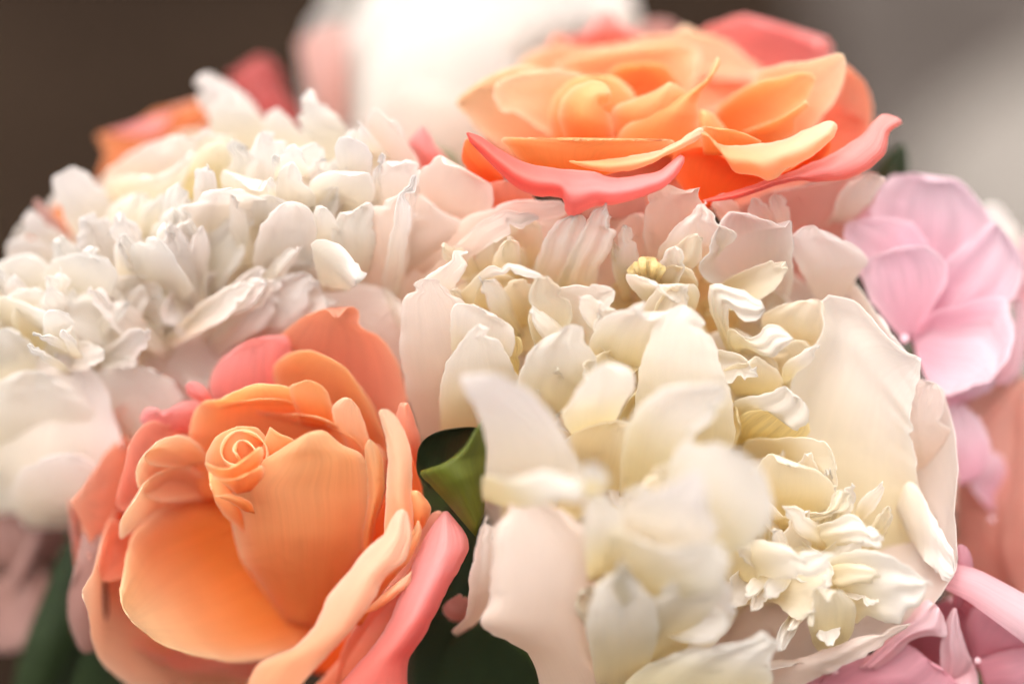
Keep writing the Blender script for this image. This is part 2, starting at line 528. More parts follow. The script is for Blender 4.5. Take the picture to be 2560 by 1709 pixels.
# ------------------------------------------------------------------ the surface under the bouquet
def ground_mat(name, c1, c2, scale, rough=0.85, stretch=(1, 1, 1)):
    m = bpy.data.materials.new(name)
    m.use_nodes = True
    t = m.node_tree
    b = t.nodes['Principled BSDF']
    tc = t.nodes.new('ShaderNodeTexCoord')
    mp = t.nodes.new('ShaderNodeMapping'); mp.inputs['Scale'].default_value = stretch
    no = t.nodes.new('ShaderNodeTexNoise'); no.inputs['Scale'].default_value = scale; no.inputs['Detail'].default_value = 6
    cr = t.nodes.new('ShaderNodeValToRGB')
    cr.color_ramp.elements[0].position, cr.color_ramp.elements[1].position = 0.35, 0.68
    cr.color_ramp.elements[0].color, cr.color_ramp.elements[1].color = (*c1, 1), (*c2, 1)
    bp = t.nodes.new('ShaderNodeBump'); bp.inputs['Distance'].default_value = 0.004
    t.links.new(tc.outputs['Object'], mp.inputs[0]); t.links.new(mp.outputs[0], no.inputs['Vector'])
    t.links.new(no.outputs['Fac'], cr.inputs[0]); t.links.new(cr.outputs[0], b.inputs['Base Color'])
    t.links.new(no.outputs['Fac'], bp.inputs['Height']); t.links.new(bp.outputs[0], b.inputs['Normal'])
    b.inputs['Roughness'].default_value = rough
    b.inputs['Specular IOR Level'].default_value = 0.05
    MATS[name] = m


ground_mat('soil', (0.0115, 0.0062, 0.0034), (0.0225, 0.0134, 0.008), 4.0)
ground_mat('gravel', (0.038, 0.030, 0.0255), (0.088, 0.074, 0.066), 5.0)
ground_mat('pale_stone', (0.115, 0.100, 0.088), (0.21, 0.188, 0.168), 4.0)


def slab(name, pts, z, mat):
    """a flat sheet with a thickness, from its outline"""
    n = len(pts)
    V = np.array([(x, y, z) for x, y in pts] + [(x, y, -0.05) for x, y in pts], float)
    faces = [tuple(range(n)), tuple(range(2 * n - 1, n - 1, -1))] + [(i, i + n, (i + 1) % n + n, (i + 1) % n) for i in range(n)]
    me = bpy.data.meshes.new(name)
    me.from_pydata([tuple(q) for q in V], [], faces)
    me.materials.append(MATS[mat])
    o = bpy.data.objects.new(name, me)
    COL.objects.link(o)
    o['kind'] = 'structure'
    return o


slab('ground', [(-30, -10), (30, -10), (30, 60), (-30, 60)], 0.0, 'soil')


def on_ground(x, y):
    """where the line of sight through a full-view pixel meets the ground"""
    q = pt(x, y, 0) - CAM
    t_ = -CAM.z / q.z
    return (CAM.x + q.x * t_, CAM.y + q.y * t_)


slab('path', [on_ground(2150, 1568), on_ground(2060, 900), on_ground(1960, 420), on_ground(1860, 0), on_ground(1900, -500), (12, 40), (30, 40), (30, -2)], 0.004, 'gravel')
slab('pavement', [on_ground(2150, 900), on_ground(2070, 430), on_ground(2160, 300), on_ground(2349, 170), on_ground(2900, -60), on_ground(4000, 500), on_ground(2700, 1400)], 0.008, 'pale_stone')

# FLOWERS
# ================================================================== flowers at the back
# ---- blurred white peony behind everything
flower('white_peony', 1000, 330, -125, 'large out-of-focus white peony standing behind the open peach rose', group='peonies', ruf=1.2, jag=3)
view = 'H'
guard(1010, 150, 310, 330, -112, -135, 6, 'chalk', 3)
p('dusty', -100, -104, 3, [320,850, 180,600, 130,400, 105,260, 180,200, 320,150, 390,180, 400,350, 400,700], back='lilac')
p('chalk', -118, -112, 14, [900,1050, 560,950, 380,750, 310,450, 380,200, 500,0, 600,-180, 1000,-300, 1300,0, 1350,600])
p('chalk', -112, -108, 14, [900,1000, 780,560, 820,100, 1000,-200, 1400,-300, 1800,-80, 1920,100, 1800,220, 1650,330, 1500,520, 1350,800])
p('chalk', -104, -98, 10, [700,1150, 470,850, 480,500, 640,200, 850,60, 1100,60, 1330,220, 1420,420, 1400,800, 1150,1100])
p('lilac', -112, -110, 4, [1850,250, 1780,0, 1850,-120, 2000,-120, 2080,0, 2108,100, 2095,190, 2000,240])
p('blush', -96, -84, 4, [820,1350, 520,1150, 400,860, 560,640, 850,520, 1100,600, 1200,850, 1120,1150])

# ---- orange rose behind the left peony
flower('orange_rose', 470, 430, -95, 'blurred orange and red rose half hidden behind the ruffled peony', group='roses', ruf=1.0, jag=2)
view = 'F'
p('rust', -66, -62, 4, [300,440, 228,420, 240,350, 220,308, 262,318, 330,318, 400,290, 470,228, 490,280, 480,400], back='pink')
p('rust', -72, -68, 3, [330,350, 322,285, 368,250, 420,272, 470,225, 505,240, 490,330], back='coral')
p('rust', -60, -58, -3, [300,420, 285,350, 420,322, 500,270, 510,360, 420,420], back='coral')
p('red_shaded', -82, -84, 5, [570,330, 530,230, 525,175, 560,148, 600,128, 640,155, 655,210, 700,270, 720,330], back='red_shaded')
p('red_shaded', -78, -76, 5, [600,340, 560,270, 600,200, 650,220, 700,280, 700,340])
p('rust', -50, -50, 3, [110,640, 62,560, 110,480, 180,470, 220,560, 200,640], back='coral')
p('rust', -88, -72, -5, [520,440, 400,430, 330,380, 360,330, 470,300, 600,320, 650,380, 620,430])

# ---- pink petals of a rose between the peonies
flower('pink_rose', 985, 400, -60, 'small strip of a hot pink rose between white peony petals', group='roses', ruf=0.5, jag=1.5)
view = 'H'
p('pink', -24, -20, 2, [850,1040, 790,900, 755,840, 830,742, 870,780, 935,890, 985,970, 1010,1040])
p('pink', -30, -27, 3, [880,1060, 850,960, 900,860, 980,930, 1040,1000, 1060,1060])
p('dusty', -78, -76, 3, [2080,300, 2090,190, 2150,130, 2220,115, 2300,130, 2360,190, 2380,300])
p('coral', -50, -34, -4, [900,1150, 780,1040, 800,960, 900,930, 1000,970, 1060,1050, 1020,1130])

# ---- hydrangea, upper right
flower('pink_hydrangea', 2190, 760, -70, 'pink hydrangea with broad lilac-pink petals beside the open peach rose', group='hydrangeas', ruf=1.3, jag=4, cupk=0.25, frill=0.25)
T = CUR
view = 'G'
c = ball('floret', pt(568, 1015, -19, 'G'), 1.1, 'hpink', T, parent=T.e)
class _S:  # sub-parts hang from the floret
    pass
T.sub = c
p('hpink', -34, -25, -3, [560,760, 400,430, 380,260, 440,180, 500,130, 560,118, 630,122, 690,155, 760,160, 850,155, 910,190, 970,260, 1030,350, 1045,450, 960,600, 740,780], fold=1.2)
p('hpink', -26, -20, -3, [640,960, 760,640, 900,500, 1040,380, 1100,430, 1170,510, 1212,600, 1205,700, 1175,790, 1000,880, 800,960], fold=1.2)
p('hpale', -30, -25, 2, [860,1400, 960,1250, 1120,1120, 1170,900, 1180,790, 1225,860, 1222,1100, 1200,1200, 1130,1270, 1060,1272, 1000,1310, 900,1370])
p('hpink', -30, -24, 2, [760,1440, 800,1300, 900,1240, 1060,1230, 1045,1290, 1000,1320, 860,1365, 820,1395])
p('hpink', -24, -16, -4, [600,1010, 720,880, 900,830, 1110,790, 1150,880, 1168,980, 1140,1110, 1040,1245, 900,1290, 780,1330, 690,1240, 640,1110], fold=1.0, ti=7)
p('hpink', -28, -19, -3, [580,1000, 400,800, 300,620, 238,460, 262,385, 400,360, 520,360, 620,400, 690,480, 695,570, 660,780])
p('hpink', -24, -14, -3, [570,1030, 420,860, 350,720, 355,610, 480,535, 600,508, 700,520, 790,600, 805,690, 730,830, 650,970])
p('hpale', -26, -22, 1, [245,395, 290,330, 345,262, 392,222, 388,300, 378,370, 300,390])
T.sub = None
f2 = ball('floret', pt(2275, 1190, -34), 0.8, 'hpale', T, parent=T.e)
T.sub = f2
view = 'F'
p('hpink', -30, -27, 2, [2200,1115, 2168,1010, 2166,945, 2200,926, 2240,950, 2270,1010, 2272,1050, 2242,1100])
p('hpink', -42, -36, 2, [2280,1180, 2230,1120, 2220,1060, 2270,1030, 2320,1070, 2320,1130], n=13)
T.sub = None
f3 = ball('floret', pt(2330, 700, -48), 0.8, 'hpale', T, parent=T.e)
T.sub = f3
p('white', -52, -50, 3, [2300,640, 2240,560, 2250,480, 2290,470, 2330,520, 2350,580, 2360,640])
p('hpale', -50, -44, 3, [2320,700, 2320,620, 2350,540, 2400,540, 2430,640, 2380,720])
p('hpale', -50, -46, 3, [2330,720, 2340,680, 2400,660, 2440,740, 2420,840, 2360,830])
T.sub = None

# ---- salmon pink rose at the right edge
flower('salmon_rose', 2330, 1180, -85, 'soft salmon pink rose behind the right rim of the cream peony', group='roses', ruf=0.8, jag=2)
view = 'F'
p('salmon', -52, -42, 8, [2210,1420, 2190,1200, 2200,1060, 2230,980, 2290,920, 2340,875, 2410,890, 2450,1100, 2420,1380])
p('salmon', -42, -36, 6, [2330,1380, 2300,1250, 2330,1050, 2340,900, 2400,860, 2460,960, 2470,1250, 2420,1380], back='salmon')
p('salmon', -60, -50, 6, [2230,1500, 2170,1350, 2200,1200, 2300,1180, 2400,1250, 2440,1420, 2350,1520])
p('salmon', -64, -58, -5, [2350,1200, 2180,1050, 2210,900, 2330,860, 2460,900, 2500,1050], n=17)
# ================================================================== white ruffled peony on the left
flower('white_peony', 470, 720, -85, 'white ruffled peony with toothed petals beside the apricot rose', group='peonies', ruf=1.7, jag=4.5, cupk=0.2, notch=3, sink=20, frill=0.2, off=-4.0)
filler(480, 690, 500, 400, -46, 22, [(0.25, 5), (0.5, 9), (0.74, 13), (0.93, 14)], ['ivory', 'white', 'cream', 'ivory'], 190, 5, -70)
guard(470, 760, 480, 400, -50, -84, 7, 'white', 6, 0.3, back='blush')
view = 'C'
p('lilac', -40, -38, 2, [1050,420, 960,250, 905,170, 888,110, 918,48, 968,38, 1050,80, 1120,140, 1180,200, 1230,300, 1250,420])
p('white', -32, -29, 3, [1000,450, 970,350, 955,230, 1000,150, 1060,112, 1100,120, 1150,180, 1200,240, 1270,300, 1330,420])
p('white', -30, -27, 3, [1250,420, 1200,290, 1230,218, 1270,205, 1320,250, 1380,300, 1440,380, 1450,450])
p('white', -22, -19, 3, [1430,480, 1390,330, 1368,250, 1385,150, 1410,112, 1440,125, 1470,180, 1530,210, 1580,280, 1620,360, 1650,450])
p('white', -14, -12, 2, [1600,470, 1580,380, 1600,305, 1650,300, 1700,330, 1740,400, 1760,480])
p('lilac', -10, -7, 1, [1665,430, 1638,257, 1700,320, 1760,390, 1800,450], ti=1, n=15, jag=0.5)
p('blush', -14, -9, 2, [1720,470, 1690,340, 1680,250, 1715,208, 1760,235, 1820,265, 1860,330, 1900,420, 1940,490, 1890,580, 1780,580])
p('lilac', -6, 0, -2, [1560,560, 1540,430, 1548,345, 1600,338, 1660,360, 1710,420, 1700,500, 1640,580])
p('lilac', -6, -1, -2, [1300,560, 1280,440, 1310,392, 1350,367, 1380,390, 1400,450, 1430,560])
p('white', -8, 1, -3, [1310,740, 1268,580, 1290,480, 1340,450, 1390,520, 1440,610, 1480,760])
p('white', -4, 2, -2, [1440,700, 1420,560, 1470,500, 1540,500, 1620,520, 1690,500, 1720,560, 1700,640, 1600,700])
# left spikes
p('lilac', -26, -22, 4, [360,860, 290,690, 250,600, 245,530, 290,490, 340,470, 400,490, 450,550, 490,600, 520,690, 510,860])
p('lilac', -30, -27, 3, [250,890, 150,800, 108,730, 110,680, 140,665, 180,700, 260,760, 350,840, 350,890])
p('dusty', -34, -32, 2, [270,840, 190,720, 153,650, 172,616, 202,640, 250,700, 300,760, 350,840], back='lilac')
p('lilac', -30, -26, 2, [120,990, 40,910, 22,855, 45,812, 100,803, 170,820, 250,840, 370,910, 350,990])
p('white', -22, -16, 4, [40,1140, -50,1040, -30,940, 30,885, 120,870, 200,900, 262,940, 230,1010, 180,1090, 120,1150])
p('white', -24, -20, 2, [470,880, 470,740, 520,650, 600,600, 690,600, 720,680, 700,800, 640,890], fold=1.5)
p('cream', -26, -20, -3, [420,960, 380,860, 430,780, 520,740, 620,760, 660,840, 620,950])
# upper middle
p('blush', -26, -24, 3, [480,600, 478,505, 560,440, 640,390, 740,342, 820,325, 890,350, 905,395, 840,470, 760,540, 650,590], back='lilac')
p('white', -20, -17, 3, [500,620, 488,535, 600,512, 700,520, 790,490, 850,430, 900,398, 860,510, 810,600, 650,660], fold=1.5)
p('white', -22, -19, 3, [930,440, 888,345, 908,302, 950,295, 1000,335, 1080,330, 1060,400])
p('cream', -22, -14, -4, [830,640, 785,530, 850,462, 900,402, 960,370, 1030,358, 1065,430, 1055,530, 1000,620])
p('white', -16, -10, 2, [1090,640, 1030,510, 1062,440, 1040,352, 1100,360, 1180,410, 1240,470, 1265,560, 1220,640], fold=1.2)
p('white', -10, -3, 2, [1060,660, 1010,530, 1028,488, 1080,540, 1140,570, 1200,582, 1232,540, 1272,560, 1285,640, 1180,720], fold=2)
p('white', -2, 1, 1, [1262,540, 1247,440, 1265,412, 1287,430, 1282,510], n=13, jag=1)
p('white', -2, 2, 1, [1232,620, 1224,545, 1244,522, 1264,560, 1268,610], n=13, jag=1)
p('white', -16, -9, 3, [660,800, 650,680, 720,610, 800,590, 870,620, 880,700, 820,790], fold=1.5)
p('white', -12, -6, 2, [720,900, 690,780, 740,690, 810,660, 880,700, 890,800, 850,900], fold=2)
# middle
p('lilac', -14, 2, -5, [900,1010, 862,850, 815,762, 797,706, 830,652, 880,640, 930,592, 1010,580, 1070,570, 1130,580, 1190,610, 1240,655, 1240,780, 1190,1010], fold=0.8, fk=2)
p('white', -10, -1, 2, [1180,800, 1150,690, 1180,610, 1260,610, 1330,660, 1340,760, 1290,840])
p('cream', -16, -9, -2, [1520,760, 1455,650, 1470,572, 1550,550, 1640,568, 1655,650, 1600,740])
p('white', -6, 1, 2, [1420,860, 1420,720, 1470,650, 1530,700, 1560,800, 1540,900])
p('white', -6, 0, 2, [1560,1030, 1530,860, 1525,745, 1562,682, 1600,690, 1650,655, 1700,640, 1722,700, 1722,860, 1700,1030], fold=0.8)
p('lilac', -4, 0, 1, [1718,660, 1700,560, 1730,455, 1762,400, 1772,440, 1745,520, 1745,640], n=15)
p('lilac', -8, -3, 2, [1720,740, 1720,590, 1762,452, 1800,480, 1870,442, 1922,470, 1910,600, 1870,740])
p('blush', -12, -9, 4, [1810,1160, 1845,910, 1885,710, 1925,600, 2050,690, 2160,735, 2140,790, 2010,890, 1900,1060])
p('blush', -6, -1, -3, [1920,800, 1915,570, 1938,482, 2000,425, 2030,420, 2037,462, 2100,470, 2160,500, 2222,535, 2250,560, 2268,620, 2245,690, 2150,760, 2050,790])
p('blush', -4, 0, 2, [1650,1090, 1680,820, 1700,665, 1760,622, 1850,582, 1925,480, 1910,620, 1880,820, 1840,1090, 1750,1100])
p('lilac', 0, 3, 2, [1735,1060, 1778,860, 1828,610, 1880,522, 1912,518, 1893,660, 1855,910, 1818,1110], n=17)
p('white', -26, -12, -2, [1130,1240, 1175,1000, 1200,890, 1310,900, 1450,920, 1510,1000, 1580,1020, 1520,1110, 1320,1200])
p('white', 2, 7, 2, [1480,1050, 1440,910, 1428,822, 1480,808, 1560,830, 1620,870, 1652,932, 1692,962, 1645,1005, 1600,1040], ti=8, bow=3)
p('lilac', -14, 4, -4, [1200,1100, 1165,910, 1180,785, 1230,692, 1310,635, 1380,640, 1432,690, 1452,760, 1442,860, 1390,980, 1290,1070])
p('lilac', -26, -14, -3, [1180,1240, 960,1285, 850,1262, 770,1210, 740,1130, 790,1042, 880,972, 980,955, 1090,940, 1165,898, 1200,1000, 1210,1110], ti=5)
# lower left
p('white', -10, -4, 2, [230,1130, 190,1020, 208,950, 280,870, 350,870, 410,835, 460,850, 512,920, 540,990, 490,1080, 350,1150])
p('white', -10, -5, 1, [545,1010, 530,885, 525,792, 562,850, 602,910, 645,990, 630,1050], n=15)
p('white', -8, -1, 2, [640,1080, 610,930, 600,850, 640,812, 690,788, 750,820, 800,880, 845,965, 890,1040, 800,1120])
p('white', -22, -10, -3, [320,1380, 318,1210, 350,1082, 420,1000, 520,980, 600,970, 700,990, 768,1055, 760,1170, 720,1270, 560,1330])
p('white', -12, -8, 2, [60,1210, -5,1110, 30,1060, 80,1040, 180,1030, 240,1080, 310,1150, 270,1230])
p('white', -6, -3, 2, [-30,1220, -50,1100, 0,1068, 80,1088, 160,1110, 250,1150, 335,1185, 300,1240, 150,1220], ti=6)
p('cream', -12, -8, -2, [80,1330, 58,1210, 68,1120, 140,1150, 222,1180, 228,1270, 170,1340])
p('white', -6, 0, 2, [255,1330, 200,1250, 200,1160, 250,1128, 320,1150, 355,1260, 370,1360])
p('white', -2, 2, 1, [300,1420, 150,1332, 124,1290, 142,1283, 205,1318, 275,1360, 320,1420], ti=2, n=13)
p('white', -2, 4, 1, [335,1350, 280,1255, 288,1218, 342,1268, 380,1350], n=13)
p('white', -2, 3, 1, [330,1330, 240,1290, 160,1252, 150,1230, 222,1240, 302,1278, 345,1315], ti=3, n=13)
p('white', -14, -9, 4, [20,1480, -60,1360, -50,1240, 40,1210, 130,1260, 170,1360, 140,1470])
view = 'F'
p('blush', -26, -15, 8, [540,960, 470,900, 500,800, 590,715, 680,665, 760,650, 830,648, 880,665, 930,705, 962,755, 955,820, 900,860, 760,930], ti=8)
p('white', -14, -10, 4, [800,655, 850,652, 890,668, 930,700, 965,750, 968,780, 930,770, 890,725, 850,690], n=17)  # rolled rim of the arch petal, its highlight put in as white
p('lilac', -30, -18, 10, [-30,1185, -80,1010, -60,880, 40,800, 180,815, 260,930, 280,1080, 250,1200, 170,1185, 80,1170], fold=1.8, fk=2, frill=0.3)
p('lilac', -44, -28, 12, [170,1200, 110,1050, 140,900, 210,800, 290,752, 390,756, 510,790, 570,810, 560,900, 500,1020, 400,1150, 280,1210], back='blush', fold=1.2, fk=2)
frills(30, 500, 560, 400, 260, -16, 14, ['white', 'white', 'lilac'], 70, 140, 41, zone=lambda x, y: y < 640 and 200 < x < 900 and y > 930 - 1.35 * x and y > 420)
frills(18, 150, 760, 220, 170, -14, 10, ['white', 'white', 'lilac'], 50, 100, 42, zone=lambda x, y: y < 880 and x < 330)
frills(22, 400, 690, 260, 120, -12, 8, ['white', 'white', 'lilac'], 90, 160, 43, zone=lambda x, y: y < 760)
p('white', -26, -12, 3, [20,1090, -50,980, -20,890, 60,850, 140,870, 215,940, 230,1030, 140,1090], fold=1.2, fk=2)
p('white', -28, -14, 3, [200,1060, 150,960, 180,880, 270,840, 360,850, 420,910, 380,1010, 290,1080], fold=1.2, fk=2)
p('lilac', -30, -14, 3, [60,1210, 20,1130, 70,1060, 160,1040, 240,1080, 250,1160, 180,1215], fold=1, fk=2)
# ================================================================== open peach rose at the top
flower('peach_rose', 1560, 470, -75, 'wide open peach rose with curled pink outer petals and pale rims', group='roses', ruf=1.0, jag=2.4, frill=0.15)
view = 'B'
p('pink', -62, -52, 3, [640,330, 602,190, 680,172, 750,112, 810,56, 850,80, 910,130, 980,165, 1060,200, 1100,330], back='coral')
p('coral', -58, -50, 3, [450,360, 500,255, 550,182, 580,163, 620,200, 680,250, 720,360])
p('pink', -60, -46, -5, [1450,470, 1310,300, 1268,165, 1350,120, 1430,86, 1500,75, 1545,112, 1620,125, 1700,130, 1760,180, 1812,180, 1850,232, 1890,193, 1916,230, 1905,290, 1800,380, 1640,470], ti=9)
p('coral', -45, -30, -6, [1650,760, 1800,450, 1950,318, 2020,350, 2082,420, 2112,500, 2112,600, 2085,690, 2010,760, 1850,830])
p('peach', -48, -40, -3, [520,560, 380,345, 430,272, 540,232, 700,230, 850,220, 1000,180, 1130,170, 1200,120, 1262,160, 1350,180, 1430,220, 1500,280, 1572,345, 1520,520, 1000,600], ruf=1.6)
p('peach', -40, -30, -4, [680,560, 560,340, 640,282, 800,250, 950,226, 1100,212, 1220,215, 1272,250, 1268,330, 1245,440, 1120,560])
p('orange', -36, -26, -4, [850,580, 800,430, 830,350, 900,318, 1000,310, 1100,320, 1160,380, 1180,470, 1120,580])
p('peach', -36, -24, -6, [420,800, 200,650, 130,565, 78,500, 150,430, 250,370, 350,330, 460,330, 580,380, 660,560, 620,800], ti=4, curl=-2)
p('peach', -32, -14, -4, [1480,720, 1540,380, 1650,322, 1800,300, 1900,275, 1962,263, 1985,300, 1976,400, 1932,492, 1882,562, 1800,660, 1680,740], ti=6)
p('orange', -30, -12, -4, [1280,740, 1330,580, 1420,472, 1550,402, 1650,380, 1760,356, 1822,363, 1835,400, 1802,475, 1742,550, 1600,650, 1480,740], ti=6)
p('orange', -22, -9, -2, [1430,760, 1480,655, 1600,602, 1700,560, 1792,492, 1803,530, 1745,585, 1732,660, 1600,740], ti=4)
p('peach', -28, -15, -4, [640,740, 520,650, 440,602, 370,556, 300,546, 260,470, 280,402, 400,360, 560,340, 700,370, 800,410, 840,500, 800,740], ti=6)
p('orange', -26, -20, 2, [560,740, 530,560, 580,440, 680,380, 800,370, 900,400, 960,500, 940,740])
p('orange', -18, -11, 7, [630,760, 580,580, 598,485, 660,420, 740,394, 810,410, 842,460, 832,500, 795,522, 800,546, 838,572, 865,760], ti=6)
p('orange', -20, -12, 5, [850,760, 835,575, 868,512, 950,482, 1040,450, 1122,400, 1172,420, 1215,462, 1210,580, 1170,760], ti=5)
p('orange', -14, -13, 4, [840,770, 880,640, 1000,562, 1100,512, 1220,446, 1300,382, 1340,312, 1356,273, 1372,300, 1342,372, 1292,432, 1268,510, 1290,770], ti=7)
p('orange', -20, -13, 4, [1240,780, 1230,640, 1270,540, 1340,560, 1400,640, 1420,780])
# front
p('ember', -16, -7, 4, [280,930, 150,850, 108,780, 118,702, 142,680, 225,770, 320,870], back='coral')
p('coral', -18, -9, 3, [260,1060, 235,930, 260,890, 400,900, 470,990, 400,1060], back='pink')
p('orange', -10, 1, 4, [520,860, 400,790, 340,732, 302,678, 400,674, 600,685, 800,685, 1000,685, 1145,692, 1110,750, 960,810, 800,860], ti=6, rimk=14)
p('orange', -8, 1, 3, [1290,760, 1276,628, 1360,630, 1442,637, 1500,660, 1575,696, 1520,760], rimk=12)
p('peach', 0, 4, 4, [630,792, 720,825, 850,842, 950,832, 1050,792, 1150,742, 1250,692, 1295,650, 1277,622, 1220,650, 1150,700, 1050,740, 900,768, 760,785], ti=7)
p('ember', -14, -3, -3, [1300,1020, 1170,900, 1140,760, 1280,722, 1400,780, 1550,862, 1700,840, 1850,740, 1912,690, 1890,780, 1800,850, 1700,890, 1550,930, 1400,990])
p('pink', 3, 4, 9, [128,652, 150,702, 220,772, 290,847, 380,922, 480,962, 600,972, 615,1040, 650,1062, 760,1012, 900,992, 1050,942, 1150,872, 1197,790, 1190,748, 1150,775, 1080,830, 960,858, 860,868, 750,840, 640,828, 520,818, 400,788, 290,730, 200,668, 140,648], ti=14, curl=3, ruf=0.5)
p('peach', 3, 5, 7, [1262,640, 1300,642, 1340,692, 1400,712, 1500,707, 1600,700, 1700,675, 1800,630, 1880,595, 1920,589, 1947,620, 1922,680, 1850,742, 1760,802, 1692,832, 1650,872, 1600,882, 1550,862, 1440,842, 1395,762, 1345,694], ti=9, curl=2)
p('pink', 1, -7, 6, [1285,978, 1400,945, 1560,895, 1700,845, 1800,805, 1950,735, 2050,668, 2110,608, 2160,560, 2222,563, 2267,600, 2205,645, 2180,745, 2110,822, 2000,872, 1850,892, 1740,884, 1600,925, 1450,972, 1300,990], ti=9, back='coral', curl=2)
# body of the flower below, seen only from the side
guard(1560, 330, 440, 150, -34, -72, 8, 'coral', 21, 0.2, back='pink')
# ================================================================== cream peony on the right
flower('cream_peony', 1600, 1120, -70, 'big cream peony with torn frilly petals and a broad cupped rim', group='peonies', ruf=1.9, jag=4.5, cupk=0.2, notch=2, sink=20, frill=0.2)
filler(1560, 980, 520, 470, -30, 30, [(0.25, 5), (0.5, 10), (0.75, 14), (0.95, 16)], ['butter', 'butter', 'ivory'], 170, 8, -60)
guard(1600, 1100, 520, 470, -34, -68, 7, 'blush', 9, 0.5, back='blush')
view = 'D'
p('blush', -26, -20, 3, [40,680, 20,500, 140,370, 290,260, 450,195, 600,190, 660,400, 560,680], sink=0)
p('blush', -26, -18, 3, [520,560, 540,280, 680,165, 880,150, 1020,260, 1000,540], sink=0)
p('cream', -24, -16, 3, [120,760, 200,560, 330,440, 520,420, 640,540, 620,760], sink=0)
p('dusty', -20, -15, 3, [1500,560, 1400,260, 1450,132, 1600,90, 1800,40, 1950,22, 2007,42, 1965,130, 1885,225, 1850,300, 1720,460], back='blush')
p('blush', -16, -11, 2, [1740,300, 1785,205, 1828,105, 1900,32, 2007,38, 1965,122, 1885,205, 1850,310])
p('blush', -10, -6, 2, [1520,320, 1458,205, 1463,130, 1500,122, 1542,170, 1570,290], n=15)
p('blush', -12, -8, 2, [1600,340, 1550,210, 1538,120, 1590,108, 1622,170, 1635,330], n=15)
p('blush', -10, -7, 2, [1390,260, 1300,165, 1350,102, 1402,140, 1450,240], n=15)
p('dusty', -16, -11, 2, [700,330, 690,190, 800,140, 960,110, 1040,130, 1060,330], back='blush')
p('blush', -20, -10, 3, [1000,480, 900,300, 960,200, 1040,190, 1060,300, 1060,480])
p('lilac', -10, -6, 3, [1750,580, 1660,410, 1618,300, 1660,250, 1715,233, 1740,250, 1830,290, 1902,320, 1937,385, 1892,455, 1840,560])
p('lilac', -10, 2, -7, [1500,650, 1330,490, 1255,420, 1300,300, 1345,217, 1370,181, 1450,184, 1540,220, 1600,240, 1626,213, 1634,330, 1632,470, 1590,600], curl=-3, ti=6)
p('blush', -8, 1, -6, [1080,480, 1035,340, 1029,200, 1045,120, 1080,75, 1115,64, 1170,84, 1220,100, 1246,80, 1262,140, 1292,190, 1265,320, 1210,480], ti=5)
p('ivory', -4, 5, 3, [1170,520, 1085,370, 1120,282, 1200,202, 1270,130, 1312,180, 1332,230, 1408,270, 1380,312, 1302,385, 1255,500], fold=1.5)
p('ivory', -8, 2, 3, [560,560, 575,430, 620,290, 690,210, 770,188, 790,230, 770,330, 730,450, 680,580], fold=1.2)
p('ivory', -6, 5, 3, [650,600, 680,450, 740,320, 790,220, 835,160, 877,135, 884,190, 908,213, 882,245, 915,260, 892,335, 842,410, 832,500, 760,600], fold=1.2, ti=5)
p('ivory', -2, 7, -3, [610,740, 595,610, 655,512, 760,473, 860,478, 908,500, 902,540, 842,630, 790,740, 700,760], ti=5)
p('blush', -14, -9, 3, [40,620, 18,515, 28,452, 80,402, 150,360, 230,270, 300,202, 390,168, 480,138, 560,128, 705,138, 705,195, 560,235, 400,310, 300,390, 200,470, 100,590], ti=10, ruf=0.8)
p('blush', -9, -5, 2, [70,620, 100,490, 180,392, 290,290, 340,232, 420,190, 520,170, 610,200, 520,255, 410,310, 340,350, 260,450, 150,600], ti=7, ruf=0.8)
p('cream', -16, -6, -3, [460,480, 438,310, 470,232, 540,198, 590,218, 618,290, 605,350, 570,480])
p('cream', -10, -3, 2, [430,500, 415,370, 450,302, 510,298, 523,340, 520,500], n=15)
p('cream', -16, -8, 2, [340,500, 330,380, 390,310, 460,300, 470,400, 440,500])
p('ivory', -6, 1, 3, [170,780, 65,580, 120,470, 200,402, 250,338, 312,338, 302,405, 255,510, 260,680], ti=5)
p('cream', -14, -7, -3, [340,660, 300,510, 380,432, 490,440, 500,510, 470,640])
p('cream', -12, -5, -2, [490,680, 450,560, 470,470, 550,460, 590,520, 570,650])
p('ivory', 2, 6, 2, [280,620, 278,525, 330,450, 400,402, 500,390, 560,408, 620,446, 560,452, 480,432, 400,445, 345,510, 320,620], ti=6, ruf=0.5)
for k_ in range(13):
    x_, y_ = 972 + 11 * k_ + rng.uniform(-5, 5), 400 - 26 * math.sin(k_ / 12 * 3.1) + rng.uniform(-6, 16)
    tube('stamen', [pt(1045 + rng.uniform(-20, 20), 520, -14, 'D'), pt((x_ + 1045) / 2 + rng.uniform(-8, 8), 455, -4, 'D'), pt(x_, y_, rng.uniform(-1, 4), 'D')], 0.5, 0.95, 'stamen', CUR, nseg=8, sub=7)
p('cream', -10, -4, 2, [930,480, 900,385, 898,298, 930,330, 962,400, 965,480], n=15, jag=5)
p('cream', -8, 0, -2, [1080,540, 1060,450, 1120,400, 1220,420, 1250,480, 1200,560])
p('ivory', 0, 7, 2, [1100,640, 1010,530, 948,440, 1000,433, 1080,468, 1135,530, 1180,545, 1210,480, 1242,478, 1255,535, 1210,640], fold=1.2)
p('ivory', 7.6, 15.6, 3, [850,860, 803,730, 828,652, 880,600, 960,570, 1035,542, 1015,600, 1062,622, 1140,588, 1170,598, 1105,690, 1055,790, 950,870], fold=1.5, ti=5)
p('ivory', 5.8, 11.8, 5, [990,1200, 995,910, 1035,730, 1100,602, 1180,558, 1252,600, 1312,700, 1352,820, 1388,960, 1395,1110, 1310,1240])
p('ivory', 5.8, 11.8, 3, [570,1060, 512,910, 538,792, 610,702, 700,650, 768,638, 785,700, 835,785, 810,880, 720,1030], fold=1)
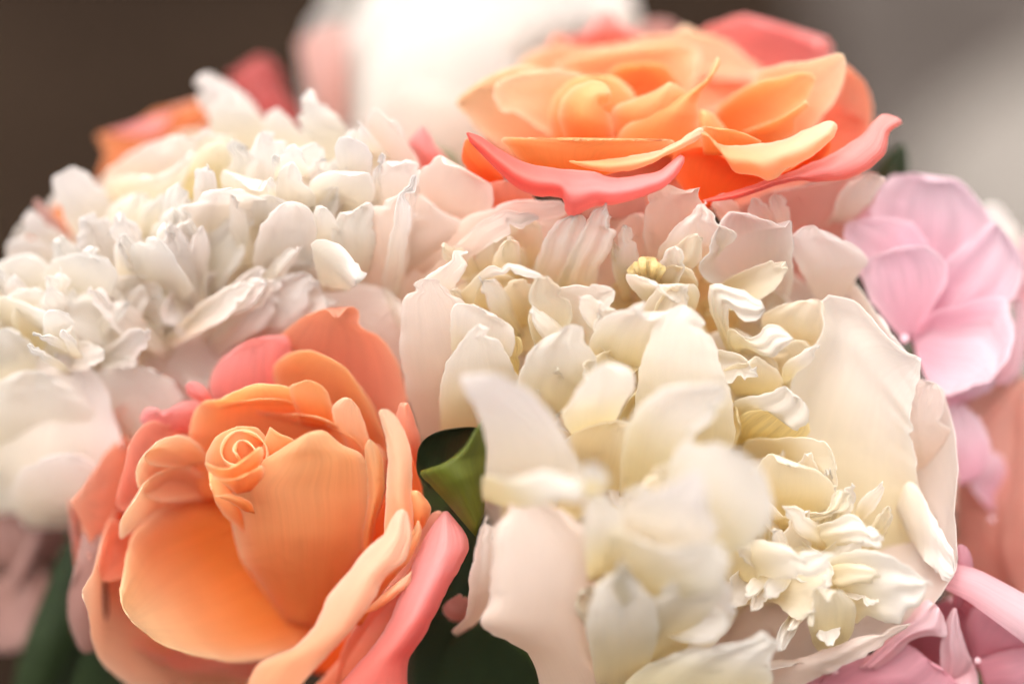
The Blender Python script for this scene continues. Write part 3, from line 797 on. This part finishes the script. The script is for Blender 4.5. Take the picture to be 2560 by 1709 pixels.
p('ivory', 16.1, 25.1, 3, [770,1140, 690,1010, 738,932, 800,842, 860,800, 940,798, 988,840, 985,905, 935,990, 860,1110], fold=1.6, fk=2)
p('cream', 1.8, 11.8, 3, [700,1330, 688,1160, 740,1082, 850,1040, 985,1050, 960,1210, 930,1340])
p('ivory', 21.7, 32.7, -3, [930,1340, 945,1110, 1000,982, 1080,910, 1180,880, 1260,870, 1352,884, 1368,910, 1332,992, 1262,1065, 1205,1140, 1140,1340], ti=6, curl=-2)
# right half
p('cream', -8, -5, 3, [1530,760, 1508,605, 1560,570, 1660,545, 1742,538, 1765,610, 1750,700, 1650,770], fold=1)
p('ivory', 0, 7, 2, [1380,780, 1328,665, 1292,545, 1298,470, 1370,480, 1440,500, 1502,540, 1528,590, 1482,622, 1432,622, 1382,575, 1372,645, 1405,715, 1400,770], ti=7, fold=1.5)
p('ivory', 2, 8, 2, [1395,770, 1368,702, 1380,650, 1440,690, 1500,680, 1522,640, 1580,650, 1638,695, 1602,732, 1560,768, 1500,760, 1440,722], ti=7, fold=1.6)
p('cream', -14, -6, -3, [1340,900, 1368,770, 1440,722, 1540,760, 1640,702, 1710,742, 1640,900, 1480,950])
p('cream', -4, 2, 3, [1400,930, 1348,828, 1400,800, 1440,800, 1482,768, 1532,790, 1572,830, 1594,885, 1520,940])
p('ivory', -2, 3, 2, [1585,890, 1600,802, 1660,752, 1745,718, 1722,782, 1655,830, 1610,890], ti=3)
p('ivory', -2, 5, 2, [1400,1090, 1388,965, 1450,930, 1540,915, 1600,888, 1622,920, 1682,950, 1703,1000, 1692,1050, 1640,1070, 1580,1000, 1500,1030, 1460,1090], fold=1.5, ti=5)
p('stamen', -8, 1, 2, [1390,1180, 1385,1040, 1470,990, 1580,1000, 1695,1040, 1690,1100, 1520,1180], fold=1, back='cream')
p('lilac', -12, -8, 3, [1860,570, 1868,468, 1902,490, 1962,570, 2022,650, 2092,740, 2135,772, 2065,760, 1965,670], n=17, ti=6)
p('ivory', -20, 2, -8, [1540,1640, 1585,1040, 1650,830, 1735,690, 1738,560, 1780,513, 1870,530, 1962,620, 2052,720, 2112,760, 2158,764, 2147,860, 2122,950, 2112,1010, 2128,1110, 2170,1640], ti=10, fold=1.6, fk=2, sink=0)
p('blush', -14, -5, 4, [2120,1400, 2118,1110, 2108,965, 2140,890, 2180,868, 2232,888, 2258,960, 2254,1022, 2292,1100, 2308,1200, 2304,1400])
p('stamen', -6, -1, 2, [430,980, 418,780, 440,702, 500,680, 535,722, 510,860, 510,980], n=15)
p('ivory', 0, 6, 3, [260,860, 235,650, 258,560, 330,556, 400,600, 482,640, 505,722, 440,820, 360,920])
view = 'F'
p('blush', -10, 2, 8, [965,1020, 928,880, 915,750, 938,660, 1000,640, 1070,700, 1125,800, 1155,900, 1120,1010], ruf=0.8)
p('ivory', -4, 8, 4, [1010,1000, 1012,870, 1055,785, 1110,742, 1155,800, 1195,880, 1210,980], ruf=1.2)
p('lilac', 28.4, 38.4, 4, [1112,1125, 1115,1010, 1085,930, 1055,862, 1150,858, 1232,910, 1285,980, 1325,1060, 1322,1110, 1235,1110], ti=4)
# outer cup, right and bottom
p('blush', -38, 0, -10, [1480,1200, 1750,950, 2000,830, 2110,868, 2165,900, 2196,1040, 2190,1180, 2198,1300, 2150,1376, 2060,1442, 1950,1502, 1850,1547, 1700,1640, 1520,1620], ti=7, back='blush', sink=0)
view = 'E'
p('lilac', -10, -1, 1, [1840,430, 1880,330, 1930,345, 2000,480, 2070,600, 2074,690, 2040,720, 1960,640, 1890,540], ti=5, sink=4, frill=0.3)
p('cream', -6, 2, -3, [1280,330, 1225,210, 1260,160, 1400,148, 1520,150, 1582,190, 1604,260, 1602,345, 1545,300, 1400,290], ti=6)
p('cream', 0, 6, 3, [1340,470, 1290,290, 1340,213, 1400,258, 1500,270, 1572,310, 1602,372, 1565,430, 1450,470])
p('cream', 2, 6, 2, [1240,550, 1330,482, 1450,450, 1560,440, 1610,358, 1662,368, 1673,430, 1602,455, 1450,500, 1330,560], ti=5, fold=1.2)
p('ivory', 2.9, 9.9, 2, [1480,640, 1438,535, 1560,490, 1650,448, 1702,470, 1793,545, 1782,582, 1720,582, 1640,575, 1560,640], ti=5, fold=1.5)
p('cream', 0, 7, 3, [1180,800, 1185,690, 1400,705, 1570,655, 1530,770, 1515,900, 1430,860, 1350,800, 1250,775], ti=5)
p('ivory', 10.5, 17.5, 3, [1145,740, 1158,622, 1260,558, 1380,568, 1480,598, 1605,610, 1562,682, 1400,712, 1302,695, 1290,730, 1200,740], ti=5)
p('ivory', 6.7, 13.7, 3, [1600,820, 1568,662, 1640,598, 1760,598, 1880,648, 1985,720, 1942,802, 1882,832, 1852,892, 1780,872, 1722,855, 1682,890, 1655,830], fold=1.6, ti=5)
p('cream', 4.7, 13.7, 2, [1555,1020, 1508,960, 1498,860, 1520,740, 1570,800, 1622,758, 1685,822, 1665,925, 1625,1000], fold=1)
p('ivory', 12, 20, 2, [700,1220, 800,1090, 950,1010, 1100,975, 1230,958, 1312,912, 1332,955, 1390,964, 1342,1022, 1350,1110, 1330,1220], ti=6, fold=1, sink=4)
p('lilac', 16.1, 25.1, 3, [970,1000, 945,900, 1000,820, 1080,750, 1150,718, 1193,760, 1203,850, 1165,925, 1080,1000], curl=2)
p('ivory', 18, 30, 5, [660,1160, 612,900, 640,750, 740,690, 850,740, 900,860, 880,1000, 830,1140], fold=1.5, fk=2)
p('ivory', 20, 33, 5, [850,1060, 850,840, 950,720, 1060,680, 1140,690, 1158,765, 1070,880, 1000,1000], fold=1.5, fk=2)
p('ivory', 27.3, 40.3, 5, [960,560, 928,330, 968,200, 1060,153, 1180,190, 1282,250, 1343,340, 1348,450, 1295,550, 1150,610, 1020,600])
p('ivory', 33.1, 44.1, 3, [690,740, 685,570, 760,520, 900,590, 1100,560, 1185,602, 1155,730, 1000,790, 850,810], fold=1.2)
p('lilac', 36.9, 47.9, 4, [780,600, 756,455, 800,390, 900,350, 1000,300, 1040,258, 1082,310, 1092,420, 1135,525, 1000,600, 880,620], fold=1.5, fk=2)
p('ivory', 33.3, 40.3, 3, [620,720, 598,525, 608,402, 680,368, 742,420, 763,525, 745,680])
p('ivory', 34.2, 42.2, 3, [200,400, 203,300, 300,320, 420,280, 520,298, 602,330, 592,405, 480,405, 380,425, 260,415], ti=5, ruf=0.8)
p('ivory', 38, 46, 0, [590,385, 585,320, 577,282, 598,262, 620,243, 650,262, 672,262, 690,290, 705,312, 690,345, 670,352, 655,385], n=19, jag=6, ruf=2.5)
p('blush', 13, 27, 9, [460,1240, 385,1010, 250,935, 192,880, 228,780, 238,600, 268,430, 400,395, 520,440, 645,560, 648,760, 630,900, 660,1040, 800,1240], curl=3, back='blush')
p('blush', 5.8, 11.8, 3, [100,935, 78,916, 130,862, 150,702, 170,592, 220,448, 252,560, 245,722, 222,830, 162,900], ti=5, n=17)
p('dusty', -14, -10, 2, [130,880, 60,870, 45,820, 110,770, 160,800, 190,860], n=13)
p('blush', -8, 8, 6, [640,1300, 655,1020, 800,1065, 950,1100, 1100,1080, 1300,1080, 1480,1040, 1400,1120, 1300,1300], ti=4)
p('stamen', -4, 4, 2, [860,780, 840,640, 900,600, 960,640, 960,780], n=13)
p('blush', -12, -2, 5, [880,1240, 1000,1080, 1300,1040, 1480,1015, 1640,955, 1800,905, 1910,880, 1770,985, 1610,1065, 1450,1140, 1250,1240], ti=6, sink=0)
frills(26, 1400, 740, 400, 220, -6, 14, ['ivory', 'ivory', 'cream'], 60, 120, 51, zone=lambda x, y: y > 540 and x > 1000)
frills(30, 1850, 1320, 290, 190, -2, 12, ['ivory', 'ivory', 'cream'], 45, 100, 52, zone=lambda x, y: x < 2060 and y < 1440 and x + y < 3380, up=0.0)
frills(14, 1420, 1280, 240, 180, 20, 14, ['ivory', 'ivory', 'cream'], 60, 120, 53, zone=lambda x, y: y < 1440 and x > 1340)
# ================================================================== apricot rose, lower left, with its tight heart
flower('apricot_rose', 560, 1260, -75, 'half open apricot rose with a tight spiral heart and coral outer petals', group='roses', off=2.0, ruf=0.9, jag=2.2, frill=0.15)
view = 'A'
guard(560, 1190, 390, 360, -30, -72, 7, 'coral', 31, 0.4, back='pink')
p('pink', -34, -14, 4, [860,560, 702,425, 688,332, 740,250, 830,185, 950,158, 1010,180, 1020,420, 1000,560])
p('pink', -18, -12, 2, [690,450, 640,425, 600,402, 587,360, 630,343, 672,375, 715,450], n=13)
p('pink', -24, -15, 2, [660,560, 520,540, 422,525, 402,490, 430,453, 482,455, 502,492, 540,450, 600,423, 665,440, 720,560], n=17)
p('coral', -40, -8, -7, [930,680, 850,390, 890,272, 960,170, 1060,90, 1150,53, 1200,98, 1250,43, 1292,65, 1290,120, 1372,165, 1442,260, 1477,360, 1492,480, 1530,640, 1400,720, 1150,720], fold=1.4, fk=2, ti=6)
p('orange', -36, -8, -4, [1030,640, 952,372, 947,290, 990,240, 1070,220, 1150,240, 1232,290, 1312,390, 1372,500, 1420,640, 1280,720])
p('orange', -30, -5, -5, [660,820, 583,640, 600,560, 620,480, 665,423, 720,420, 800,380, 880,353, 980,363, 1060,393, 1130,440, 1190,482, 1262,560, 1330,680, 1100,820], ti=7)
p('orange', -16, -5, 2, [1060,520, 1008,377, 1060,343, 1120,348, 1162,390, 1190,460, 1210,550], n=15)
p('peach', -26, -2, 3, [1300,760, 1202,530, 1180,460, 1200,425, 1240,408, 1282,440, 1312,510, 1337,580, 1395,640, 1390,800])
p('orange', -40, -8, -5, [740,860, 688,610, 728,532, 800,480, 880,468, 1000,478, 1110,484, 1200,520, 1272,560, 1330,650, 1330,860, 1000,900])
p('orange', -34, -10, -4, [850,680, 845,515, 930,488, 1050,490, 1180,530, 1302,610, 1330,780, 1000,820])
# left layers
p('coral', -44, -14, 3, [460,780, 362,568, 280,620, 220,700, 175,770, 120,830, 160,902, 190,975, 240,1030, 350,960, 460,880], ti=5)
p('coral', -40, -24, 3, [320,1060, 175,900, 190,1010, 218,1110, 208,1260, 240,1310, 330,1260], n=15)
p('coral', -40, -8, -4, [740,700, 640,463, 580,490, 520,522, 460,503, 400,540, 360,602, 340,702, 313,800, 330,870, 500,860, 740,820], ti=6, back='pink')
p('peach', -32, -4, -3, [700,740, 602,573, 520,578, 440,620, 393,690, 400,780, 490,830, 680,820])
p('peach', -34, -3, -3, [740,790, 600,688, 500,704, 430,750, 388,822, 332,900, 326,985, 400,930, 520,850, 640,830], ti=4)
p('peach', -66, -3, -8, [640,1140, 370,818, 290,890, 250,982, 220,1100, 166,1200, 200,1292, 213,1400, 260,1492, 330,1552, 450,1620, 700,1650, 950,1560], ti=5, back='coral')
p('bowl', -36, 3, -9, [720,770, 560,828, 450,890, 373,965, 343,1080, 323,1225, 368,1312, 480,1402, 620,1452, 800,1480, 960,1458, 1070,1410, 1160,1330], curl=3, ti=6, ruf=0.4)
p('peach', -20, -3, -3, [690,680, 640,600, 560,560, 470,590, 425,650, 470,690, 600,690], ti=3, n=19)
p('coral', -30, -10, -3, [420,980, 300,900, 262,960, 240,1060, 250,1150, 330,1140, 430,1080], ti=3, n=19)
p('orange', -30, -6, -4, [780,640, 690,560, 700,470, 790,430, 900,415, 1010,425, 1100,470, 1150,540, 1120,640], ti=4)
p('coral', -14, -3, 3, [1470,700, 1440,560, 1450,440, 1490,430, 1530,540, 1545,640, 1530,720], ti=3, n=19)
# right rims
p('ember', -30, -6, -3, [1080,1520, 1180,1200, 1320,980, 1410,780, 1470,560, 1540,760, 1560,960, 1520,1150, 1420,1380, 1280,1560], ti=4, back='coral')
p('coral', -26, -7, 3, [980,1700, 1200,1480, 1340,1240, 1480,1060, 1560,900, 1625,858, 1640,960, 1570,1200, 1450,1430, 1330,1700], ti=5, back='pink')
p('orange', -10, 3, 2, [1230,1330, 1300,1190, 1400,1060, 1500,960, 1530,900, 1545,960, 1500,1060, 1400,1180, 1300,1330], ti=4)

p('coral', -20, -2, -4, [1200,1560, 1225,1430, 1330,1250, 1490,1115, 1570,980, 1590,1060, 1520,1270, 1420,1450, 1320,1560], back='pink')
p('orange', -6, 1, 3, [1500,960, 1485,800, 1530,788, 1583,850, 1565,915, 1530,960], n=15)
p('peach', 0, 3, 2, [1300,1290, 1355,1232, 1440,1162, 1505,1108, 1495,1165, 1435,1218, 1360,1270], n=15, ti=3)
p('orange', -20, 2, 4, [1310,1120, 1300,980, 1315,900, 1325,750, 1312,622, 1332,573, 1372,620, 1393,700, 1390,800, 1362,900, 1345,1000, 1360,1120], ti=5)
p('peach', -4, 6, 2.5, [1390,1080, 1395,870, 1405,700, 1400,580, 1368,470, 1400,453, 1452,500, 1492,590, 1508,700, 1503,800, 1513,900, 1503,1012, 1450,1100], ti=5)
p('peach', 12, 6, 2.5, [815,1640, 880,1490, 1020,1422, 1110,1335, 1160,1222, 1240,1122, 1330,1012, 1390,962, 1440,872, 1482,858, 1503,960, 1482,1062, 1402,1132, 1342,1240, 1252,1362, 1120,1500, 1000,1640], ti=9, back='coral')
p('pink', 6, -2, 9, [1150,1640, 1280,1490, 1380,1370, 1460,1202, 1530,1032, 1570,952, 1640,858, 1702,930, 1738,1010, 1702,1092, 1642,1202, 1562,1362, 1490,1480, 1490,1640], ti=6, curl=2)
# heart
p('orange', -16, -5, 4, [880,1000, 800,935, 738,880, 703,810, 685,700, 760,730, 850,850])
p('orange', -34, 8, 11, [1000,1330, 880,1160, 815,1070, 785,970, 765,870, 742,775, 820,720, 900,664, 1000,600, 1085,550, 1150,543, 1222,600, 1310,650, 1340,820, 1330,1020, 1250,1220, 1150,1340], ti=9, ruf=0.3, jag=0.8, curl=1)
p('orange', -6, 1, 2, [880,720, 898,610, 930,528, 972,555, 1035,592, 980,680], n=15, ti=2, jag=0.6)
p('orange', -14, 1, 5, [800,860, 720,790, 672,690, 680,620, 720,560, 800,525, 870,530, 920,580, 930,680, 880,800], ti=5, ruf=0.3)
for k_, (O_, dd) in enumerate([([790,790, 700,722, 664,670, 725,694, 795,690, 852,650, 892,600, 905,650, 865,715, 835,770], 8),
                               ([800,800, 740,760, 700,735, 760,742, 830,728, 900,680, 905,730, 850,790], 9),
                               ([830,870, 760,830, 705,808, 770,800, 850,830, 870,880], 5)]):
    p('orange', dd - 6, dd, 2, O_, n=15, ti=2 if k_ != 2 else 2, jag=0.5, ruf=0.3)


def spiral(cx, cy, vw, r_out, r_in, turns, d_top, depth, mat, squash=0.86, name='heart'):
    """the rolled inner petals: one thin sheet wound into a spiral"""
    nu, nv = 110, 9
    a = np.linspace(0, turns * 2 * np.pi, nu)
    rr = r_in + (r_out - r_in) * (a / a[-1]) ** 0.85
    h = np.linspace(0, 1, nv)
    A, Hh = np.meshgrid(a, h)
    Rr = np.meshgrid(rr, h)[0] * (1.25 - 0.25 * Hh) + 0.5 * np.sin(3 * A) * 0.25
    c0 = to_src(np.array([[cx, cy]], float), vw)[0]
    src = np.stack([c0[0] + Rr * np.cos(A + 2.2) / K, c0[1] + Rr * np.sin(A + 2.2) * squash / K], -1)
    top = d_top + 1.2 * np.sin(1.5 * A + 1) - (A / a[-1]) * 1.5
    dep = top - depth * (1 - Hh)
    src[..., 0] += (1 - Hh) * 35
    src[..., 1] += (1 - Hh) * 55
    G = place(src, dep + CUR.off)
    rim = Hh ** 6
    return shell(name, G, A / a[-1], 0.3 + 0.7 * Hh, rim, [mat, mat], CUR, 0.5)


spiral(812, 622, 'A', 6.9, 1.2, 2.0, 1.5, 12, 'orange')
# ================================================================== hydrangea, lower right
flower('pink_hydrangea', 2180, 1560, -65, 'pale pink hydrangea florets tucked under the cream peony', group='hydrangeas', ruf=1.0, jag=2.5)
T = CUR
view = 'E'
c = ball('floret', pt(2165, 1032, -9, 'E'), 0.8, 'hpale', T, parent=T.e)
T.sub = c
p('hpale', -13, -7, 2, [2020,1110, 2018,965, 2048,862, 2075,818, 2092,870, 2112,960, 2145,1045, 2090,1110], fold=0.8)
p('hpink_shaded', -20, -16, 3, [2150,1040, 2118,910, 2150,822, 2250,850, 2349,895, 2400,980, 2300,1020, 2190,1040])
p('hpink_shaded', -16, -13, 3, [2160,1030, 2250,1000, 2380,985, 2430,1100, 2330,1180, 2200,1180])
p('hpale', -14, -10, 2, [2150,1040, 2170,1130, 2140,1220, 2060,1220, 2050,1130, 2100,1080])
T.sub = None
c = ball('floret', pt(1600, 1075, -12, 'E'), 0.8, 'hpale', T, parent=T.e)
T.sub = c
p('hpale', -11, -6, 3, [1690,1060, 1790,960, 1890,862, 1960,788, 2012,820, 2037,880, 2042,942, 1965,932, 1900,955, 1850,1005, 1760,1070], ti=4, fold=1)
p('hpink_shaded', -16, -10, 3, [1480,1180, 1620,1050, 1760,1000, 1860,958, 1922,990, 1985,1050, 2090,1125, 2010,1220, 1700,1240], fold=1)
p('hpink_shaded', -18, -12, 3, [1600,1090, 1500,1080, 1420,1120, 1420,1200, 1560,1240, 1640,1180])
p('hdeep', -18, -14, 2, [1600,1100, 1680,1060, 1800,1090, 1850,1180, 1740,1240, 1620,1190])
T.sub = None
c = ball('floret', pt(2060, 790, -22, 'E'), 0.8, 'hpale', T, parent=T.e)
T.sub = c
p('hpink_shaded', -13, -8, 3, [2060,820, 2078,720, 2078,605, 2092,570, 2130,590, 2148,650, 2130,730, 2100,820])
p('hdeep', -30, -24, -3, [1840,1080, 1890,920, 2040,790, 2160,880, 2150,1110, 1960,1150])
p('hdeep', -34, -28, 3, [2060,800, 2150,740, 2300,880, 2420,950, 2300,1060, 2120,980])
T.sub = None
tube('rolled_petal', [pt(2060, 700, -10, 'E'), pt(2150, 735, -6, 'E'), pt(2280, 815, -5, 'E'), pt(2420, 905, -6, 'E')], 3.4, 5.2, 'hpale', T, parent=T.e, sub=12, nseg=16)

# ================================================================== blush hydrangea low on the left, its shade mixed into the petal colour
flower('blush_hydrangea', 60, 1380, -95, 'shaded blush pink hydrangea under the white ruffled peony', group='hydrangeas', ruf=1.0, jag=2)
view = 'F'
c = ball('floret', pt(50, 1290, -60), 1.3, 'blush_shaded', CUR, parent=CUR.e)
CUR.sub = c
p('blush_shaded', -66, -60, 4, [40,1320, -50,1290, -60,1160, 40,1140, 150,1160, 175,1215, 130,1285, 70,1310])
p('blush_shaded', -64, -58, 5, [40,1310, 90,1290, 122,1350, 112,1425, 60,1485, -20,1490, -60,1400, -30,1330])
p('blush_shaded', -60, -56, 2, [-30,1430, 40,1280, 95,1190, 115,1210, 70,1310, 10,1440], n=13)
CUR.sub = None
c = ball('floret', pt(225, 1350, -28), 1.6, 'blush_shaded', CUR, parent=CUR.e)
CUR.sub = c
p('blush_shaded', -26, -22, 2, [225,1490, 190,1495, 165,1450, 154,1390, 163,1330, 192,1282, 184,1240, 202,1213, 240,1240, 250,1400], ti=4)
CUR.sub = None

# ================================================================== leaves
def leaf(x, y, d, label, stem=False):
    return flower('leaf', x, y, d, label, cat='leaf', group='leaves', stem=stem, ruf=0.8, jag=0.6)


leaf(1090, 1210, -5, 'green leaf rolled into a cone between the apricot rose and cream peony')
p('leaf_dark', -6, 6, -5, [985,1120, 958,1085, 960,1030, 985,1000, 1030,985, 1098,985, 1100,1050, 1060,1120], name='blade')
p('leaf', 0, 9, 8, [1090,1230, 1035,1165, 990,1115, 962,1082, 1010,1066, 1055,1035, 1092,990, 1106,962, 1118,1000, 1117,1100, 1110,1180], ti=6, name='blade', ruf=0.4)
leaf(1130, 1640, -60, 'broad dark green leaf in shade under the cream peony')
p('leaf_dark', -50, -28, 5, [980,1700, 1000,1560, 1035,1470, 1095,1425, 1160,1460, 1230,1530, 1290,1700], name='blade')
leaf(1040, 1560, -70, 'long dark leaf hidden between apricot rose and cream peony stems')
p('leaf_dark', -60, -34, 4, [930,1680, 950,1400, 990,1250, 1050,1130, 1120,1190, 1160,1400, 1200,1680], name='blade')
leaf(60, 1640, -75, 'narrow green leaf below the shaded blush hydrangea')
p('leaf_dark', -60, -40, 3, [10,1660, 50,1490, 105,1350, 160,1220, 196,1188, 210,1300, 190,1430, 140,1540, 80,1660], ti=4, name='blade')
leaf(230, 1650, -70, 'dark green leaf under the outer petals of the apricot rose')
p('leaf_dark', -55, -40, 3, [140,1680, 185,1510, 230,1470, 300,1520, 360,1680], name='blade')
leaf(110, 1320, -80, 'dark leaf in the gap beside the shaded blush hydrangea')
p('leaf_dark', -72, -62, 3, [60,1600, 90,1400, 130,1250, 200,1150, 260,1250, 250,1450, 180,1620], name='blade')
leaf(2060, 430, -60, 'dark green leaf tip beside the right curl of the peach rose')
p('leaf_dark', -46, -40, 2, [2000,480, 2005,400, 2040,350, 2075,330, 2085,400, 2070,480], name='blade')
